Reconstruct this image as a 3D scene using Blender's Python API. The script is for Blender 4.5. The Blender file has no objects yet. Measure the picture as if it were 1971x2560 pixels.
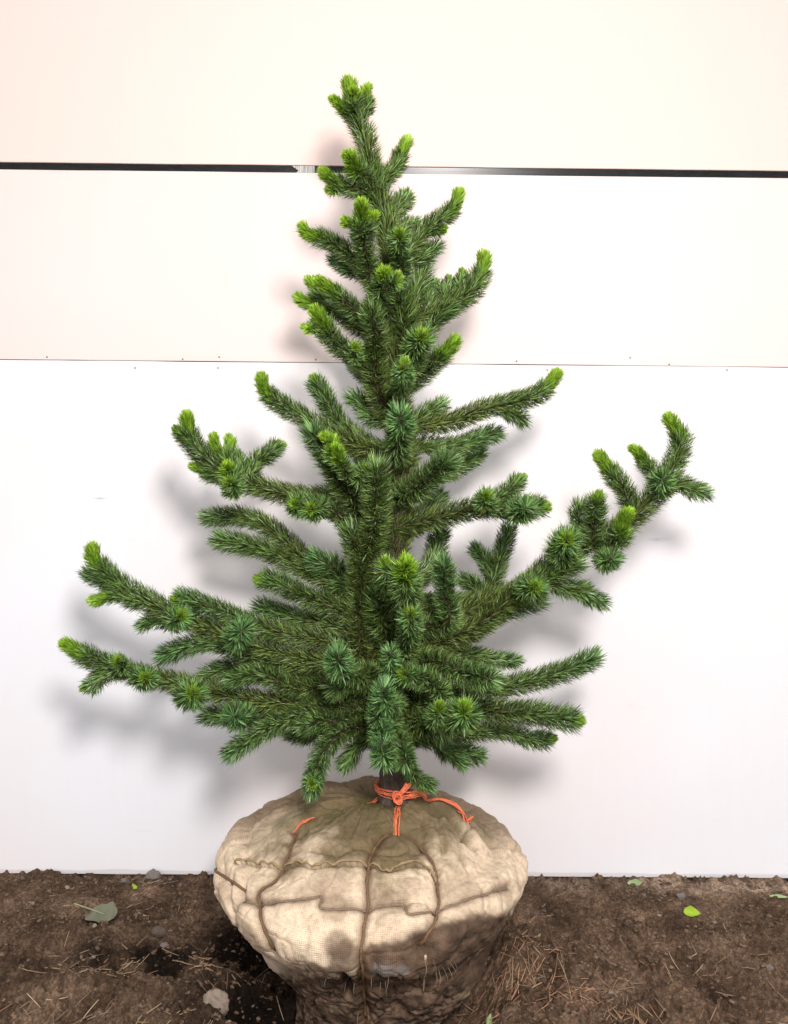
import bpy, math, random
import numpy as np
from mathutils import Matrix, Vector
R = math.radians
random.seed(7); rng = np.random.default_rng(11)
sc = bpy.context.scene
COL = sc.collection

# ------------------------------------------------------------------ camera, world, sun, exposure
FPX = 2353.0; CAM = np.array((0.0, -2.0, 1.214))          # focal length in photo pixels, camera position
PITCH = 0.0; HY = 1000.0; SHY = -280.0 / 2560.0; ROLL = R(0.55)
cam = bpy.data.objects.new('camera', bpy.data.cameras.new('camera')); COL.objects.link(cam)
Mrot = Matrix.Rotation(R(90) - PITCH, 4, 'X') @ Matrix.Rotation(ROLL, 4, 'Z')
cam.matrix_world = Matrix.Translation(Vector(CAM)) @ Mrot
cam.data.sensor_fit = 'VERTICAL'; cam.data.sensor_height = 24.0; cam.data.sensor_width = 24.0
cam.data.lens = 24.0 * FPX / 2560.0
cam.data.shift_y = SHY
cam.data.clip_start = 0.01; cam.data.clip_end = 500
sc.camera = cam
MR = np.array(Mrot.to_3x3())

# lit like the photograph: one soft work light just above and right of the camera, plus a pale even surround
w = bpy.data.worlds.new('World'); sc.world = w; w.use_nodes = True
w.node_tree.nodes['Background'].inputs[0].default_value = (.96, .98, 1.0, 1)
w.node_tree.nodes['Background'].inputs[1].default_value = .97
ld = bpy.data.lights.new('work_light', 'AREA'); ld.shape = 'DISK'; ld.size = .40; ld.energy = 60.0; ld.color = (1.0, .96, .94)
lo = bpy.data.objects.new('work_light', ld); COL.objects.link(lo); lo.location = (.27, -2.3, 1.92)
lo.rotation_euler = (Vector((.27, -2.3, 1.92)) - Vector((0, .4, .9))).to_track_quat('Z', 'Y').to_euler()
EXPO = 0.26
sc.view_settings.view_transform = 'Standard'; sc.view_settings.look = 'None'
sc.view_settings.gamma = 1.0; sc.view_settings.use_curve_mapping = False; sc.view_settings.exposure = EXPO

# ------------------------------------------------------------------ helpers
def ray(px, py):
    d = MR @ np.array(((px - 985.5) / FPX, -(py - HY) / FPX, -1.0)); return d / np.linalg.norm(d)
def P(px, py, y=0.0):
    d = ray(px, py); return CAM + d * ((y - CAM[1]) / d[1])
def G(px, py, z=0.0):
    d = ray(px, py); return CAM + d * ((z - CAM[2]) / d[2])
SC = 0.00085

def hash3(ix, iy, iz, seed):
    h = (ix.astype(np.int64) * 374761393 + iy.astype(np.int64) * 668265263 + iz.astype(np.int64) * 2147483647 + seed * 1274126177) & 0xffffffff
    h = ((h ^ (h >> 13)) * 1274126177) & 0xffffffff
    return ((h ^ (h >> 16)) & 0xffff) / 65535.0
def vnoise(p, scale, seed=0):
    q = p * scale; i = np.floor(q).astype(np.int64); f = q - i; f = f * f * (3 - 2 * f)
    r = 0
    for a in (0, 1):
        for b in (0, 1):
            for c in (0, 1):
                wgt = (f[:, 0] if a else 1 - f[:, 0]) * (f[:, 1] if b else 1 - f[:, 1]) * (f[:, 2] if c else 1 - f[:, 2])
                r = r + wgt * hash3(i[:, 0] + a, i[:, 1] + b, i[:, 2] + c, seed)
    return r * 2 - 1
def fbm(p, scale, oct=4, seed=0, gain=.5):
    r = 0; a = 1.0; t = 0
    for k in range(oct):
        r = r + a * vnoise(p, scale * 2.03 ** k, seed + k * 17); t += a; a *= gain
    return r / t
def sstep(a, b, x):
    t = np.clip((x - a) / (b - a), 0, 1); return t * t * (3 - 2 * t)

def mk(name, V, F, mat, parent=None, col=None, uv=None, smooth=True):
    """one mesh object; F: list of arrays of faces (each array one face size)"""
    me = bpy.data.meshes.new(name); V = np.asarray(V, dtype=np.float32)
    if isinstance(F, np.ndarray): F = [F]
    sizes = np.concatenate([np.full(len(f), f.shape[1]) for f in F]).astype(np.int32)
    loops = np.concatenate([f.ravel() for f in F]).astype(np.int32)
    starts = np.concatenate(([0], np.cumsum(sizes)[:-1])).astype(np.int32)
    me.vertices.add(len(V)); me.vertices.foreach_set('co', V.ravel())
    me.loops.add(len(loops)); me.loops.foreach_set('vertex_index', loops)
    me.polygons.add(len(sizes)); me.polygons.foreach_set('loop_start', starts)
    try: me.polygons.foreach_set('loop_total', sizes)
    except Exception: pass
    me.update(calc_edges=True); me.validate()
    me.polygons.foreach_set('use_smooth', np.full(len(me.polygons), bool(smooth)))
    if col is not None:
        a = me.color_attributes.new('tint', 'FLOAT_COLOR', 'POINT')
        c = np.ones((len(V), 4), dtype=np.float32); c[:, :3] = col; a.data.foreach_set('color', c.ravel())
    if uv is not None:
        l = me.uv_layers.new(name='UVMap'); l.data.foreach_set('uv', np.asarray(uv, dtype=np.float32)[loops].ravel())
    if mat: me.materials.append(mat)
    o = bpy.data.objects.new(name, me); COL.objects.link(o)
    if parent is not None: o.parent = parent
    return o
def tag(o, label=None, cat=None, group=None, kind=None):
    if label: o['label'] = label
    if cat: o['category'] = cat
    if group: o['group'] = group
    if kind: o['kind'] = kind
    return o
def empty(name, loc=(0, 0, 0)):
    o = bpy.data.objects.new(name, None); COL.objects.link(o); o.location = loc; o.empty_display_size = .05; return o
class Bag:
    def __init__(s): s.V = []; s.F = {}; s.C = []; s.n = 0
    def add(s, V, F, c=None):
        V = np.asarray(V, float)
        for f in (F if isinstance(F, list) else [F]):
            s.F.setdefault(f.shape[1], []).append(f + s.n)
        s.V.append(V); s.n += len(V)
        if c is not None: s.C.append(np.broadcast_to(np.asarray(c, float), (len(V), 3)))
    def build(s, name, mat, parent=None, smooth=True):
        return mk(name, np.concatenate(s.V), [np.concatenate(f) for f in s.F.values()], mat, parent,
                  col=np.concatenate(s.C) if s.C else None, smooth=smooth)
def spline(pts, n):
    p = np.asarray(pts, float)
    if len(p) == 2: return p[0] + (p[1] - p[0]) * np.linspace(0, 1, n)[:, None]
    seg = np.concatenate(([0], np.cumsum(np.linalg.norm(np.diff(p[:, :3], axis=0), axis=1) ** .5)))
    seg /= seg[-1]
    e = np.vstack((2 * p[0] - p[1], p, 2 * p[-1] - p[-2])); t = np.linspace(0, 1, n)
    k = np.clip(np.searchsorted(seg, t, side='right') - 1, 0, len(p) - 2)
    u = ((t - seg[k]) / (seg[k + 1] - seg[k]))[:, None]
    p0, p1, p2, p3 = e[k], e[k + 1], e[k + 2], e[k + 3]
    return .5 * (2 * p1 + (p2 - p0) * u + (2 * p0 - 5 * p1 + 4 * p2 - p3) * u ** 2 + (3 * p1 - p0 - 3 * p2 + p3) * u ** 3)
def frames(C):
    T = np.gradient(C, axis=0); T /= np.linalg.norm(T, axis=1)[:, None] + 1e-12
    N = np.zeros_like(T); a = np.array((0, 0, 1.)) if abs(T[0][2]) < .9 else np.array((1., 0, 0))
    n = a - T[0] * (a @ T[0]); n /= np.linalg.norm(n)
    for i in range(len(C)):
        n = n - T[i] * (n @ T[i]); n /= np.linalg.norm(n); N[i] = n
    return T, N, np.cross(T, N)
def tube(C, rad, ns=8, bump=0, sx=1.0, N0=None):
    C = np.asarray(C, float); n = len(C); rad = np.broadcast_to(rad, (n,)).astype(float)
    T, N, B = frames(C)
    if N0 is not None:
        N = N0 - T * np.sum(N0 * T, axis=1)[:, None]; N /= np.linalg.norm(N, axis=1)[:, None]; B = np.cross(T, N)
    a = np.linspace(0, 2 * np.pi, ns, endpoint=False)
    V = C[:, None, :] + rad[:, None, None] * (np.cos(a)[None, :, None] * N[:, None, :] + sx * np.sin(a)[None, :, None] * B[:, None, :])
    V = V.reshape(-1, 3)
    if bump: V = V + (rng.random(V.shape) - .5) * bump
    i = np.arange(n - 1)[:, None] * ns; j = np.arange(ns)[None, :]; k = (j + 1) % ns
    F = np.stack((i + j, i + k, i + ns + k, i + ns + j), -1).reshape(-1, 4)
    V = np.vstack((V, C[0], C[-1])); s, e = n * ns, n * ns + 1
    c0 = np.stack((np.full(ns, s), (np.arange(ns) + 1) % ns, np.arange(ns)), -1)
    c1 = np.stack((np.full(ns, e), (n - 1) * ns + np.arange(ns), (n - 1) * ns + (np.arange(ns) + 1) % ns), -1)
    return V, [F, np.vstack((c0, c1))]
def box(a, b):
    a, b = np.array(a, float), np.array(b, float)
    V = np.array([[(a, b)[i][0], (a, b)[j][1], (a, b)[k][2]] for i in (0, 1) for j in (0, 1) for k in (0, 1)])
    F = np.array([[0, 1, 3, 2], [4, 6, 7, 5], [0, 4, 5, 1], [2, 3, 7, 6], [0, 2, 6, 4], [1, 5, 7, 3]]); return V, F

# ------------------------------------------------------------------ materials
def mat(name, rough=.8, spec=.3):
    m = bpy.data.materials.new(name); m.use_nodes = True; b = m.node_tree.nodes['Principled BSDF']
    b.inputs['Roughness'].default_value = rough; b.inputs['Specular IOR Level'].default_value = spec
    return m, m.node_tree, b
def nd(t, kind, **kw):
    n = t.nodes.new(kind)
    for k, v in kw.items():
        if k.startswith('i_'): n.inputs[k[2:].replace('_', ' ')].default_value = v
        else: setattr(n, k, v)
    return n
def ramp(t, fac, stops):
    r = t.nodes.new('ShaderNodeValToRGB'); e = r.color_ramp.elements
    while len(e) < len(stops): e.new(.5)
    for k, (p, c) in enumerate(stops):
        e[k].position = p; e[k].color = (*c, 1) if len(c) == 3 else c
    t.links.new(fac, r.inputs[0]); return r.outputs[0]
def noise(t, scale, detail=4, rough=.55, vec=None, out=0):
    n = nd(t, 'ShaderNodeTexNoise', i_Scale=scale, i_Detail=detail, i_Roughness=rough)
    if vec is not None: t.links.new(vec, n.inputs['Vector'])
    return n.outputs[out]
def objvec(t, scale=None):
    c = nd(t, 'ShaderNodeTexCoord').outputs['Object']
    if scale is None: return c
    m = nd(t, 'ShaderNodeMapping'); m.inputs['Scale'].default_value = scale; t.links.new(c, m.inputs['Vector']); return m.outputs[0]
def mix(t, fac, a, b, blend='MIX'):
    m = nd(t, 'ShaderNodeMix', data_type='RGBA', blend_type=blend)
    for s, v in ((m.inputs[0], fac), (m.inputs[6], a), (m.inputs[7], b)):
        if hasattr(v, 'links') or hasattr(v, 'is_linked'): t.links.new(v, s)
        elif isinstance(v, (int, float)): s.default_value = v
        else: s.default_value = (*v, 1)
    return m.outputs[2]
def bump(t, b, h, strength=.3, dist=.002, prev=None):
    n = nd(t, 'ShaderNodeBump', i_Strength=strength, i_Distance=dist); t.links.new(h, n.inputs['Height'])
    if prev is not None: t.links.new(prev, n.inputs['Normal'])
    t.links.new(n.outputs[0], b.inputs['Normal']); return n.outputs[0]

def needle_mat(name, rough, spec, trans):
    m, t, b = mat(name, rough, spec)
    a = nd(t, 'ShaderNodeAttribute', attribute_name='tint').outputs['Color']
    t.links.new(a, b.inputs['Base Color'])
    tr = nd(t, 'ShaderNodeBsdfTranslucent'); t.links.new(a, tr.inputs['Color'])
    mx = nd(t, 'ShaderNodeMixShader'); mx.inputs[0].default_value = trans
    t.links.new(b.outputs[0], mx.inputs[1]); t.links.new(tr.outputs[0], mx.inputs[2])
    t.links.new(mx.outputs[0], t.nodes['Material Output'].inputs[0]); return m
M_needle = needle_mat('conifer_needles', .28, .5, .10)
M_new = needle_mat('fresh_needles', .35, .5, .22)

M_bark, t, b = mat('bark', .9, .2)
v = objvec(t, (1, 1, .5)); c = ramp(t, noise(t, 90, 6, .7, v), [(.3, (.035, .024, .018)), (.55, (.085, .062, .048)), (.75, (.17, .13, .105))])
t.links.new(c, b.inputs['Base Color']); bump(t, b, noise(t, 160, 5, .7, v), .8, .003)

M_twig, t, b = mat('twig_bark', .85, .2)
c = ramp(t, noise(t, 120, 4), [(.3, (.045, .028, .018)), (.7, (.13, .08, .05))]); t.links.new(c, b.inputs['Base Color'])

# painted panels
def panel_mat(name, a, bcol, seed):
    m, t, b = mat(name, .62, .25)
    v = objvec(t, (1, 1, 1)); mp = nd(t, 'ShaderNodeMapping'); mp.inputs['Location'].default_value = (seed, seed * .7, seed * 1.3)
    t.links.new(v, mp.inputs[0]); v = mp.outputs[0]
    big = noise(t, 1.3, 3, .5, v)
    c = mix(t, ramp(t, big, [(.35, (0, 0, 0)), (.65, (1, 1, 1))]), a, bcol)
    mp2 = nd(t, 'ShaderNodeMapping'); mp2.inputs['Scale'].default_value = (18, 18, 1.2); t.links.new(v, mp2.inputs[0])
    gr = noise(t, 4, 5, .6, mp2.outputs[0])
    c = mix(t, .09, c, ramp(t, gr, [(.3, (.90, .89, .885)), (.6, (1, 1, 1))]), 'MULTIPLY')
    mp3 = nd(t, 'ShaderNodeMapping'); mp3.inputs['Scale'].default_value = (2.2, 2.2, 9); t.links.new(v, mp3.inputs[0])
    sc_ = ramp(t, noise(t, 2.1, 7, .7, mp3.outputs[0]), [(.66, (1, 1, 1)), (.78, (.88, .87, .87))])
    c = mix(t, .6, c, sc_, 'MULTIPLY')
    t.links.new(c, b.inputs['Base Color']); bump(t, b, gr, .12, .002); return m, t, b, c
M_p1, *_ = panel_mat('painted_board_warm_cast', (.84, .660, .595), (.84, .670, .612), 1.1)  # board tints hold the light's warm-to-cool cast from top to bottom
M_p2, *_ = panel_mat('painted_board_pink_cast', (.84, .690, .645), (.85, .725, .690), 4.7)
M_p3, t, b, c = panel_mat('painted_board_cool_cast', (.89, .825, .81), (.88, .87, .905), 9.2)
# grey rubbed scuff smears on the lower board, with branch shadow painted in right of the tree, and splashed soil along the foot
def blob(t, loc, scl):
    mp = nd(t, 'ShaderNodeMapping', vector_type='TEXTURE'); mp.inputs['Location'].default_value = loc; mp.inputs['Scale'].default_value = scl
    t.links.new(objvec(t), mp.inputs[0]); g = nd(t, 'ShaderNodeTexGradient', gradient_type='SPHERICAL'); t.links.new(mp.outputs[0], g.inputs[0]); return g.outputs[1]
SCUFF_SHADE = []
for (px, py, sx, sz, k) in ((1650, 1349, 36, 7, .6), (1700, 1400, 90, 22, .10), (1165, 2108, 40, 20, .05), (250, 1245, 30, 4, .5)):
    q = P(px, py, .4); g = blob(t, (q[0], 0, q[2]), (sx * SC * 1.2, 1, sz * SC * 1.2))
    n = noise(t, 28, 6, .75, objvec(t, (.5, 1, 2.2)))
    f = nd(t, 'ShaderNodeMath', operation='MULTIPLY'); t.links.new(g, f.inputs[0]); t.links.new(ramp(t, n, [(.42, (0, 0, 0)), (.62, (1, 1, 1))]), f.inputs[1])
    f2 = nd(t, 'ShaderNodeMath', operation='MULTIPLY', use_clamp=True); f2.inputs[1].default_value = k * 1.6; t.links.new(f.outputs[0], f2.inputs[0])
    c = mix(t, f2.outputs[0], c, (.42, .42, .43))
sx = nd(t, 'ShaderNodeSeparateXYZ'); t.links.new(objvec(t), sx.inputs[0])
ad = nd(t, 'ShaderNodeMath', operation='MULTIPLY_ADD'); t.links.new(noise(t, 35, 5, .7), ad.inputs[0]); ad.inputs[1].default_value = -.02; t.links.new(sx.outputs[2], ad.inputs[2])
c = mix(t, ramp(t, ad.outputs[0], [(.0, (.25, .25, .25)), (.003, (0, 0, 0))]), c, (.3, .25, .21))
t.links.new(c, b.inputs['Base Color'])

M_edge, t, b = mat('raw_board_edge', .9, .1); b.inputs['Base Color'].default_value = (.12, .09, .07, 1)
M_black, t, b = mat('black_rubber_strip', .7, .2)
t.links.new(ramp(t, noise(t, 60, 5), [(.3, (.004, .004, .004)), (.8, (.014, .014, .014))]), b.inputs['Base Color'])
M_strip, t, b = mat('black_glossy_strip', .3, .32)
nn = noise(t, 60, 7, .8, objvec(t, (.5, 1, 2)))
t.links.new(ramp(t, nn, [(.4, (.004, .004, .004)), (.7, (.02, .02, .02))]), b.inputs['Base Color'])
t.links.new(ramp(t, noise(t, 25, 6, .7), [(.3, (.14,) * 3), (.7, (.32,) * 3)]), b.inputs['Roughness'])
M_chip, t, b = mat('splintered_wood', .8, .2)
t.links.new(ramp(t, noise(t, 30, 5, .6, objvec(t, (8, 1, .6))), [(.35, (.18, .17, .16)), (.6, (.62, .6, .57))]), b.inputs['Base Color'])
M_screw, t, b = mat('rusted_screw', .5, .5); b.inputs['Metallic'].default_value = .6
t.links.new(ramp(t, noise(t, 400, 3), [(.3, (.10, .06, .02)), (.7, (.34, .24, .12))]), b.inputs['Base Color'])

# soil
M_soil, t, b = mat('bare_soil', .95, .12)
v = objvec(t)
c = ramp(t, noise(t, 7, 6, .65, v), [(.32, (.052, .032, .020)), (.5, (.145, .092, .060)), (.68, (.30, .20, .135))])
c = mix(t, .8, c, ramp(t, noise(t, 110, 8, .8, v), [(.34, (.22, .2, .19)), (.5, (.9, .88, .86)), (.64, (2.2, 2.1, 1.95))]), 'MULTIPLY')
vo = nd(t, 'ShaderNodeTexVoronoi', i_Scale=150, i_Randomness=1.0); t.links.new(v, vo.inputs['Vector'])
wm = nd(t, 'ShaderNodeMath', operation='GREATER_THAN'); wm.inputs[1].default_value = .93
t.links.new(nd(t, 'ShaderNodeSeparateColor').inputs[0], vo.outputs['Color']) if False else None
sp = nd(t, 'ShaderNodeSeparateColor'); t.links.new(vo.outputs['Color'], sp.inputs[0]); t.links.new(sp.outputs[0], wm.inputs[0])
mm = nd(t, 'ShaderNodeMath', operation='LESS_THAN'); mm.inputs[1].default_value = .32; t.links.new(vo.outputs['Distance'], mm.inputs[0])
ml = nd(t, 'ShaderNodeMath', operation='MULTIPLY'); t.links.new(wm.outputs[0], ml.inputs[0]); t.links.new(mm.outputs[0], ml.inputs[1])
c = mix(t, ml.outputs[0], c, (.22, .17, .13))
a = nd(t, 'ShaderNodeAttribute', attribute_name='tint').outputs['Color']
c = mix(t, 1.0, c, a, 'MULTIPLY')
t.links.new(c, b.inputs['Base Color'])
n1 = bump(t, b, noise(t, 90, 8, .78, v), 1.0, .012); bump(t, b, noise(t, 420, 4, .7, v), .6, .0015, n1)

M_clod, t, b = mat('soil_clod', .95, .12)
a = nd(t, 'ShaderNodeAttribute', attribute_name='tint').outputs['Color']
c = mix(t, .6, a, ramp(t, noise(t, 160, 5, .7), [(.3, (.5, .48, .46)), (.7, (1.4, 1.35, 1.3))]), 'MULTIPLY')
t.links.new(c, b.inputs['Base Color']); bump(t, b, noise(t, 300, 5, .7), .7, .002)
M_straw, t, b = mat('dry_litter', .6, .3)
t.links.new(nd(t, 'ShaderNodeAttribute', attribute_name='tint').outputs['Color'], b.inputs['Base Color'])

# burlap
M_burlap, t, b = mat('burlap', .95, .08)
a = nd(t, 'ShaderNodeAttribute', attribute_name='tint').outputs['Color']
uvn = nd(t, 'ShaderNodeUVMap').outputs[0]
wsc = nd(t, 'ShaderNodeVectorMath', operation='ADD'); 
dn = nd(t, 'ShaderNodeTexNoise', i_Scale=45.0, i_Detail=2.0); t.links.new(uvn, dn.inputs['Vector'])
dm = nd(t, 'ShaderNodeVectorMath', operation='SCALE'); dm.inputs['Scale'].default_value = .004; t.links.new(dn.outputs['Color'], dm.inputs[0])
t.links.new(uvn, wsc.inputs[0]); t.links.new(dm.outputs[0], wsc.inputs[1])
wv = []
for ax in ('X', 'Y'):
    q = nd(t, 'ShaderNodeTexWave', wave_type='BANDS', bands_direction=ax, i_Scale=.314 / .0031, i_Distortion=.6, i_Detail=1.0)
    q.inputs['Detail Scale'].default_value = 40
    t.links.new(wsc.outputs[0], q.inputs['Vector']); wv.append(q.outputs['Fac'])
pm = nd(t, 'ShaderNodeMath', operation='MULTIPLY'); t.links.new(wv[0], pm.inputs[0]); t.links.new(wv[1], pm.inputs[1])
c = mix(t, .6, a, ramp(t, pm.outputs[0], [(0, (.66, .6, .52)), (.35, (1.05, 1.05, 1.05))]), 'MULTIPLY')
c = mix(t, .7, c, ramp(t, noise(t, 70, 6, .75), [(.3, (.62, .58, .53)), (.55, (1.02, 1.0, 1.0)), (.75, (1.2, 1.18, 1.15))]), 'MULTIPLY')
t.links.new(c, b.inputs['Base Color'])
n1 = bump(t, b, pm.outputs[0], .55, .0012); n2 = bump(t, b, noise(t, 60, 6, .7), .5, .004, n1)
M_rope, t, b = mat('rusty_wire', .8, .2)
t.links.new(ramp(t, noise(t, 80, 5), [(.3, (.09, .05, .027)), (.55, (.2, .12, .065)), (.8, (.33, .23, .14))]), b.inputs['Base Color']); bump(t, b, noise(t, 500, 3), .6, .001)
M_muddy, t, b = mat('muddy_wire', .9, .15)
t.links.new(ramp(t, noise(t, 60, 5), [(.3, (.12, .08, .055)), (.7, (.33, .24, .17))]), b.inputs['Base Color']); bump(t, b, noise(t, 400, 3), .6, .001)
M_twine, t, b = mat('orange_twine', .5, .35)
t.links.new(ramp(t, noise(t, 90, 4, .6), [(.3, (.60, .085, .025)), (.5, (.82, .17, .06)), (.68, (.85, .38, .25))]), b.inputs['Base Color'])

# ------------------------------------------------------------------ ground
BC = np.array((-0.040, 0.0))          # root ball axis
def gauss_(d, w_): return np.exp(-(d / w_) ** 2)
def ground_h(x, y, fine=True):
    p = np.stack((x, y, np.zeros_like(x)), -1)
    h = .013 * fbm(p, 3.0, 2, 3)
    if fine:
        h = h + .015 * fbm(p, 14, 5, 9, .55) + .008 * np.abs(fbm(p, 55, 4, 21, .6))
        # cloddy breakup
        h = h + .013 * sstep(.05, .35, fbm(p, 34, 3, 33)) + .007 * sstep(.05, .35, fbm(p, 85, 2, 35)) - .010 * gauss_(fbm(p, 16, 3, 37), .05)
    r = np.hypot(x - BC[0], y - BC[1])
    h = h - .085 * (1 - sstep(.20, .33, r))
    pit = G(640, 2470); h = h - .17 * np.exp(-(((x - pit[0]) / .085) ** 2 + ((y - pit[1]) / .075) ** 2) ** 1.6)
    pit2 = G(585, 2350); h = h - .07 * np.exp(-(((x - pit2[0]) / .085) ** 2 + ((y - pit2[1]) / .05) ** 2))
    m1 = G(1330, 2400); h = h + .022 * np.exp(-(((x - m1[0]) / .13) ** 2 + ((y - m1[1]) / .06) ** 2))
    m2 = G(1250, 2530); h = h + .012 * np.exp(-(((x - m2[0]) / .12) ** 2 + ((y - m2[1]) / .04) ** 2))
    m3 = G(180, 2480); h = h + .02 * np.exp(-(((x - m3[0]) / .25) ** 2 + ((y - m3[1]) / .05) ** 2))
    m4 = G(560, 2500); h = h + .018 * np.exp(-(((x - m4[0]) / .07) ** 2 + ((y - m4[1]) / .04) ** 2))
    r1 = G(420, 2420); h = h - .022 * np.exp(-(((x - r1[0]) / .18) ** 2 + ((y - r1[1] - (x - r1[0]) * .15) / .03) ** 2))
    tr = np.exp(-((y - .30) / .12) ** 2); h = h * (1 - .6 * tr)
    return h - .004
xs = np.concatenate((-np.geomspace(25, 1.3, 24), np.arange(-1.25, 1.2501, .0032), np.geomspace(1.3, 25, 24)))
ys = np.concatenate((-np.geomspace(25, .5, 24), np.arange(-.46, .52, .0032), np.geomspace(.56, 30, 24)))
X, Y = np.meshgrid(xs, ys); nx, ny = len(xs), len(ys)
Z = ground_h(X.ravel(), Y.ravel())
V = np.stack((X.ravel(), Y.ravel(), Z), -1)
i = np.arange(ny - 1)[:, None] * nx + np.arange(nx - 1)[None, :]
F = np.stack((i, i + 1, i + nx + 1, i + nx), -1).reshape(-1, 4)
pp = V.copy(); pp[:, 2] = 0
q = G(420, 2400); dk = np.exp(-(((V[:, 0] - q[0]) / .30) ** 2 + ((V[:, 1] - q[1]) / .07) ** 2)) * sstep(-.3, .3, fbm(pp, 12, 4, 71))   # moist dark earth; the hollow's painted shade joins this mask below
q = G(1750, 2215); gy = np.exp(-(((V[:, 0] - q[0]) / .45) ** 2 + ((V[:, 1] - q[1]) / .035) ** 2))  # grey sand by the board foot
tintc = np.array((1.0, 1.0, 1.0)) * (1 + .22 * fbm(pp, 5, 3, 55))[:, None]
q = G(650, 2450); dk = np.maximum(dk, np.exp(-(((V[:, 0] - q[0]) / .15) ** 2 + ((V[:, 1] - q[1]) / .13) ** 2))); q = G(600, 2340); dk = np.maximum(dk, np.exp(-(((V[:, 0] - q[0]) / .10) ** 2 + ((V[:, 1] - q[1]) / .05) ** 2)))  # deep shade of the hollow beside the root ball, painted into the soil tint
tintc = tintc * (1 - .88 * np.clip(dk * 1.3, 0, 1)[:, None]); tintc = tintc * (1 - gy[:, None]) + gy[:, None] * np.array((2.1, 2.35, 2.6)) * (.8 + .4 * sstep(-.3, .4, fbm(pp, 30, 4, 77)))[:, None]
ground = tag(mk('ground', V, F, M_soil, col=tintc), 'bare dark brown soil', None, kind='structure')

# soil crumbs: one uncountable mass
def ico():
    import bmesh
    bm = bmesh.new(); bmesh.ops.create_icosphere(bm, subdivisions=2, radius=1); bm.verts.ensure_lookup_table()
    v = np.array([q.co[:] for q in bm.verts]); f = np.array([[q.index for q in g.verts] for g in bm.faces]); bm.free(); return v, f
IV, IF = ico()
def lump(size, seed, flat=.7, rough=.35):
    n = fbm(IV + seed * 3.7, 1.3, 3, seed % 97)[:, None]; v = IV * (1 + rough * 2 * n)
    a = random.uniform(0, 6.28); c, s = math.cos(a), math.sin(a)
    v = v * np.array((random.uniform(.8, 1.3), random.uniform(.7, 1.1), flat)) @ np.array(((c, s, 0), (-s, c, 0), (0, 0, 1)))
    return v * size
bag = Bag(); protos = [lump(1.0, k + 1, random.uniform(.4, .8), .75) for k in range(24)]
n = 17000; px_ = rng.uniform(-1.05, 1.05, n); py_ = rng.uniform(-.32, .395, n)
dens = fbm(np.stack((px_, py_, py_ * 0), -1), 9, 3, 41); keep = dens > rng.uniform(-.5, .35, n)
px_, py_ = px_[keep], py_[keep]; hz = ground_h(px_, py_)
for k in range(len(px_)):
    if math.hypot(px_[k] - BC[0], py_[k] - BC[1]) < .2: continue
    s = .0009 + .0048 * rng.random() ** 4.5
    base = np.array((.16, .106, .073)) * rng.uniform(.55, 1.35)
    if rng.random() < .04: base = np.array((.26, .21, .17)) * rng.uniform(.7, 1.2)
    bag.add(protos[k % 24] * s + np.array((px_[k], py_[k], hz[k] + s * .1)), IF, base)
tag(bag.build('soil_crumbs', M_clod), 'loose brown soil crumbs and grit', None, kind='stuff')

# dry litter of needles and straw: uncountable
bag = Bag()
def straw(px, py, ang, L, rad, colr, curl=.2, lift=.0):
    g = G(px, py); n = 7; s = np.linspace(-.5, .5, n); L *= SC
    dx, dy = math.cos(ang), math.sin(ang) * 1.6
    bend = curl * L * (s ** 2 * 4 - .5)
    x = g[0] + s * L * dx - bend * dy * .6; y = g[1] + s * L * dy + bend * dx * .6
    y = np.minimum(y, .39)
    z = ground_h(x, y); li = np.linspace(z[0], z[-1], n); z = li + max(0, (z - li).max()) * .6 + rad * .8 + lift * s
    C = np.stack((x, y, z), -1); T, Fc = tube(C, rad * (1 - .5 * np.abs(s)), 5); bag.add(T, Fc, colr)
TAN = [(.38, .26, .15), (.30, .20, .11), (.46, .34, .21), (.36, .20, .12), (.25, .17, .11)]
def cluster(cx, cy, wx, wy, n, L=(22, 52), pal=TAN, ang=None, lift=.004, rad=(.0006, .0011)):
    for k in range(n):
        a = random.gauss(ang, .5) if ang is not None else random.uniform(0, 3.14)
        c = np.array(random.choice(pal)) * random.uniform(.7, 1.15)
        straw(random.gauss(cx, wx), min(max(random.gauss(cy, wy), 2205), 2600), a if k % 3 else a * .35 - .2, random.uniform(*L), random.uniform(*rad), c, random.uniform(-.1, .1), random.random() * lift)
ORG = [(.46, .24, .14), (.36, .18, .10), (.45, .30, .18), (.30, .2, .12)]
cluster(1300, 2455, 48, 28, 75, pal=ORG, lift=.012); cluster(1440, 2500, 55, 22, 42, pal=ORG); cluster(1560, 2545, 50, 15, 30, pal=ORG)
cluster(1320, 2385, 30, 18, 22, pal=ORG, lift=.01); cluster(1250, 2530, 30, 15, 14, pal=ORG)
cluster(200, 2440, 60, 16, 30, ang=.2); cluster(300, 2425, 50, 14, 24, ang=.6); cluster(520, 2390, 60, 14, 26, ang=.1); cluster(380, 2195, 40, 8, 16, pal=[(.4, .3, .22), (.3, .22, .16)])
cluster(560, 2440, 30, 30, 12, ang=1.2); cluster(120, 2530, 90, 15, 16); cluster(430, 2545, 80, 12, 10)
cluster(950, 2380, 700, 110, 170, L=(12, 40), lift=.003, rad=(.0004, .0009)); cluster(1700, 2450, 160, 60, 46, L=(16, 50), lift=.003); cluster(250, 2300, 180, 50, 40, L=(12, 32), lift=.003)
tag(bag.build('conifer_litter', M_straw), 'tan dry needles and straw bits scattered on the soil', None, kind='stuff')

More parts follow.
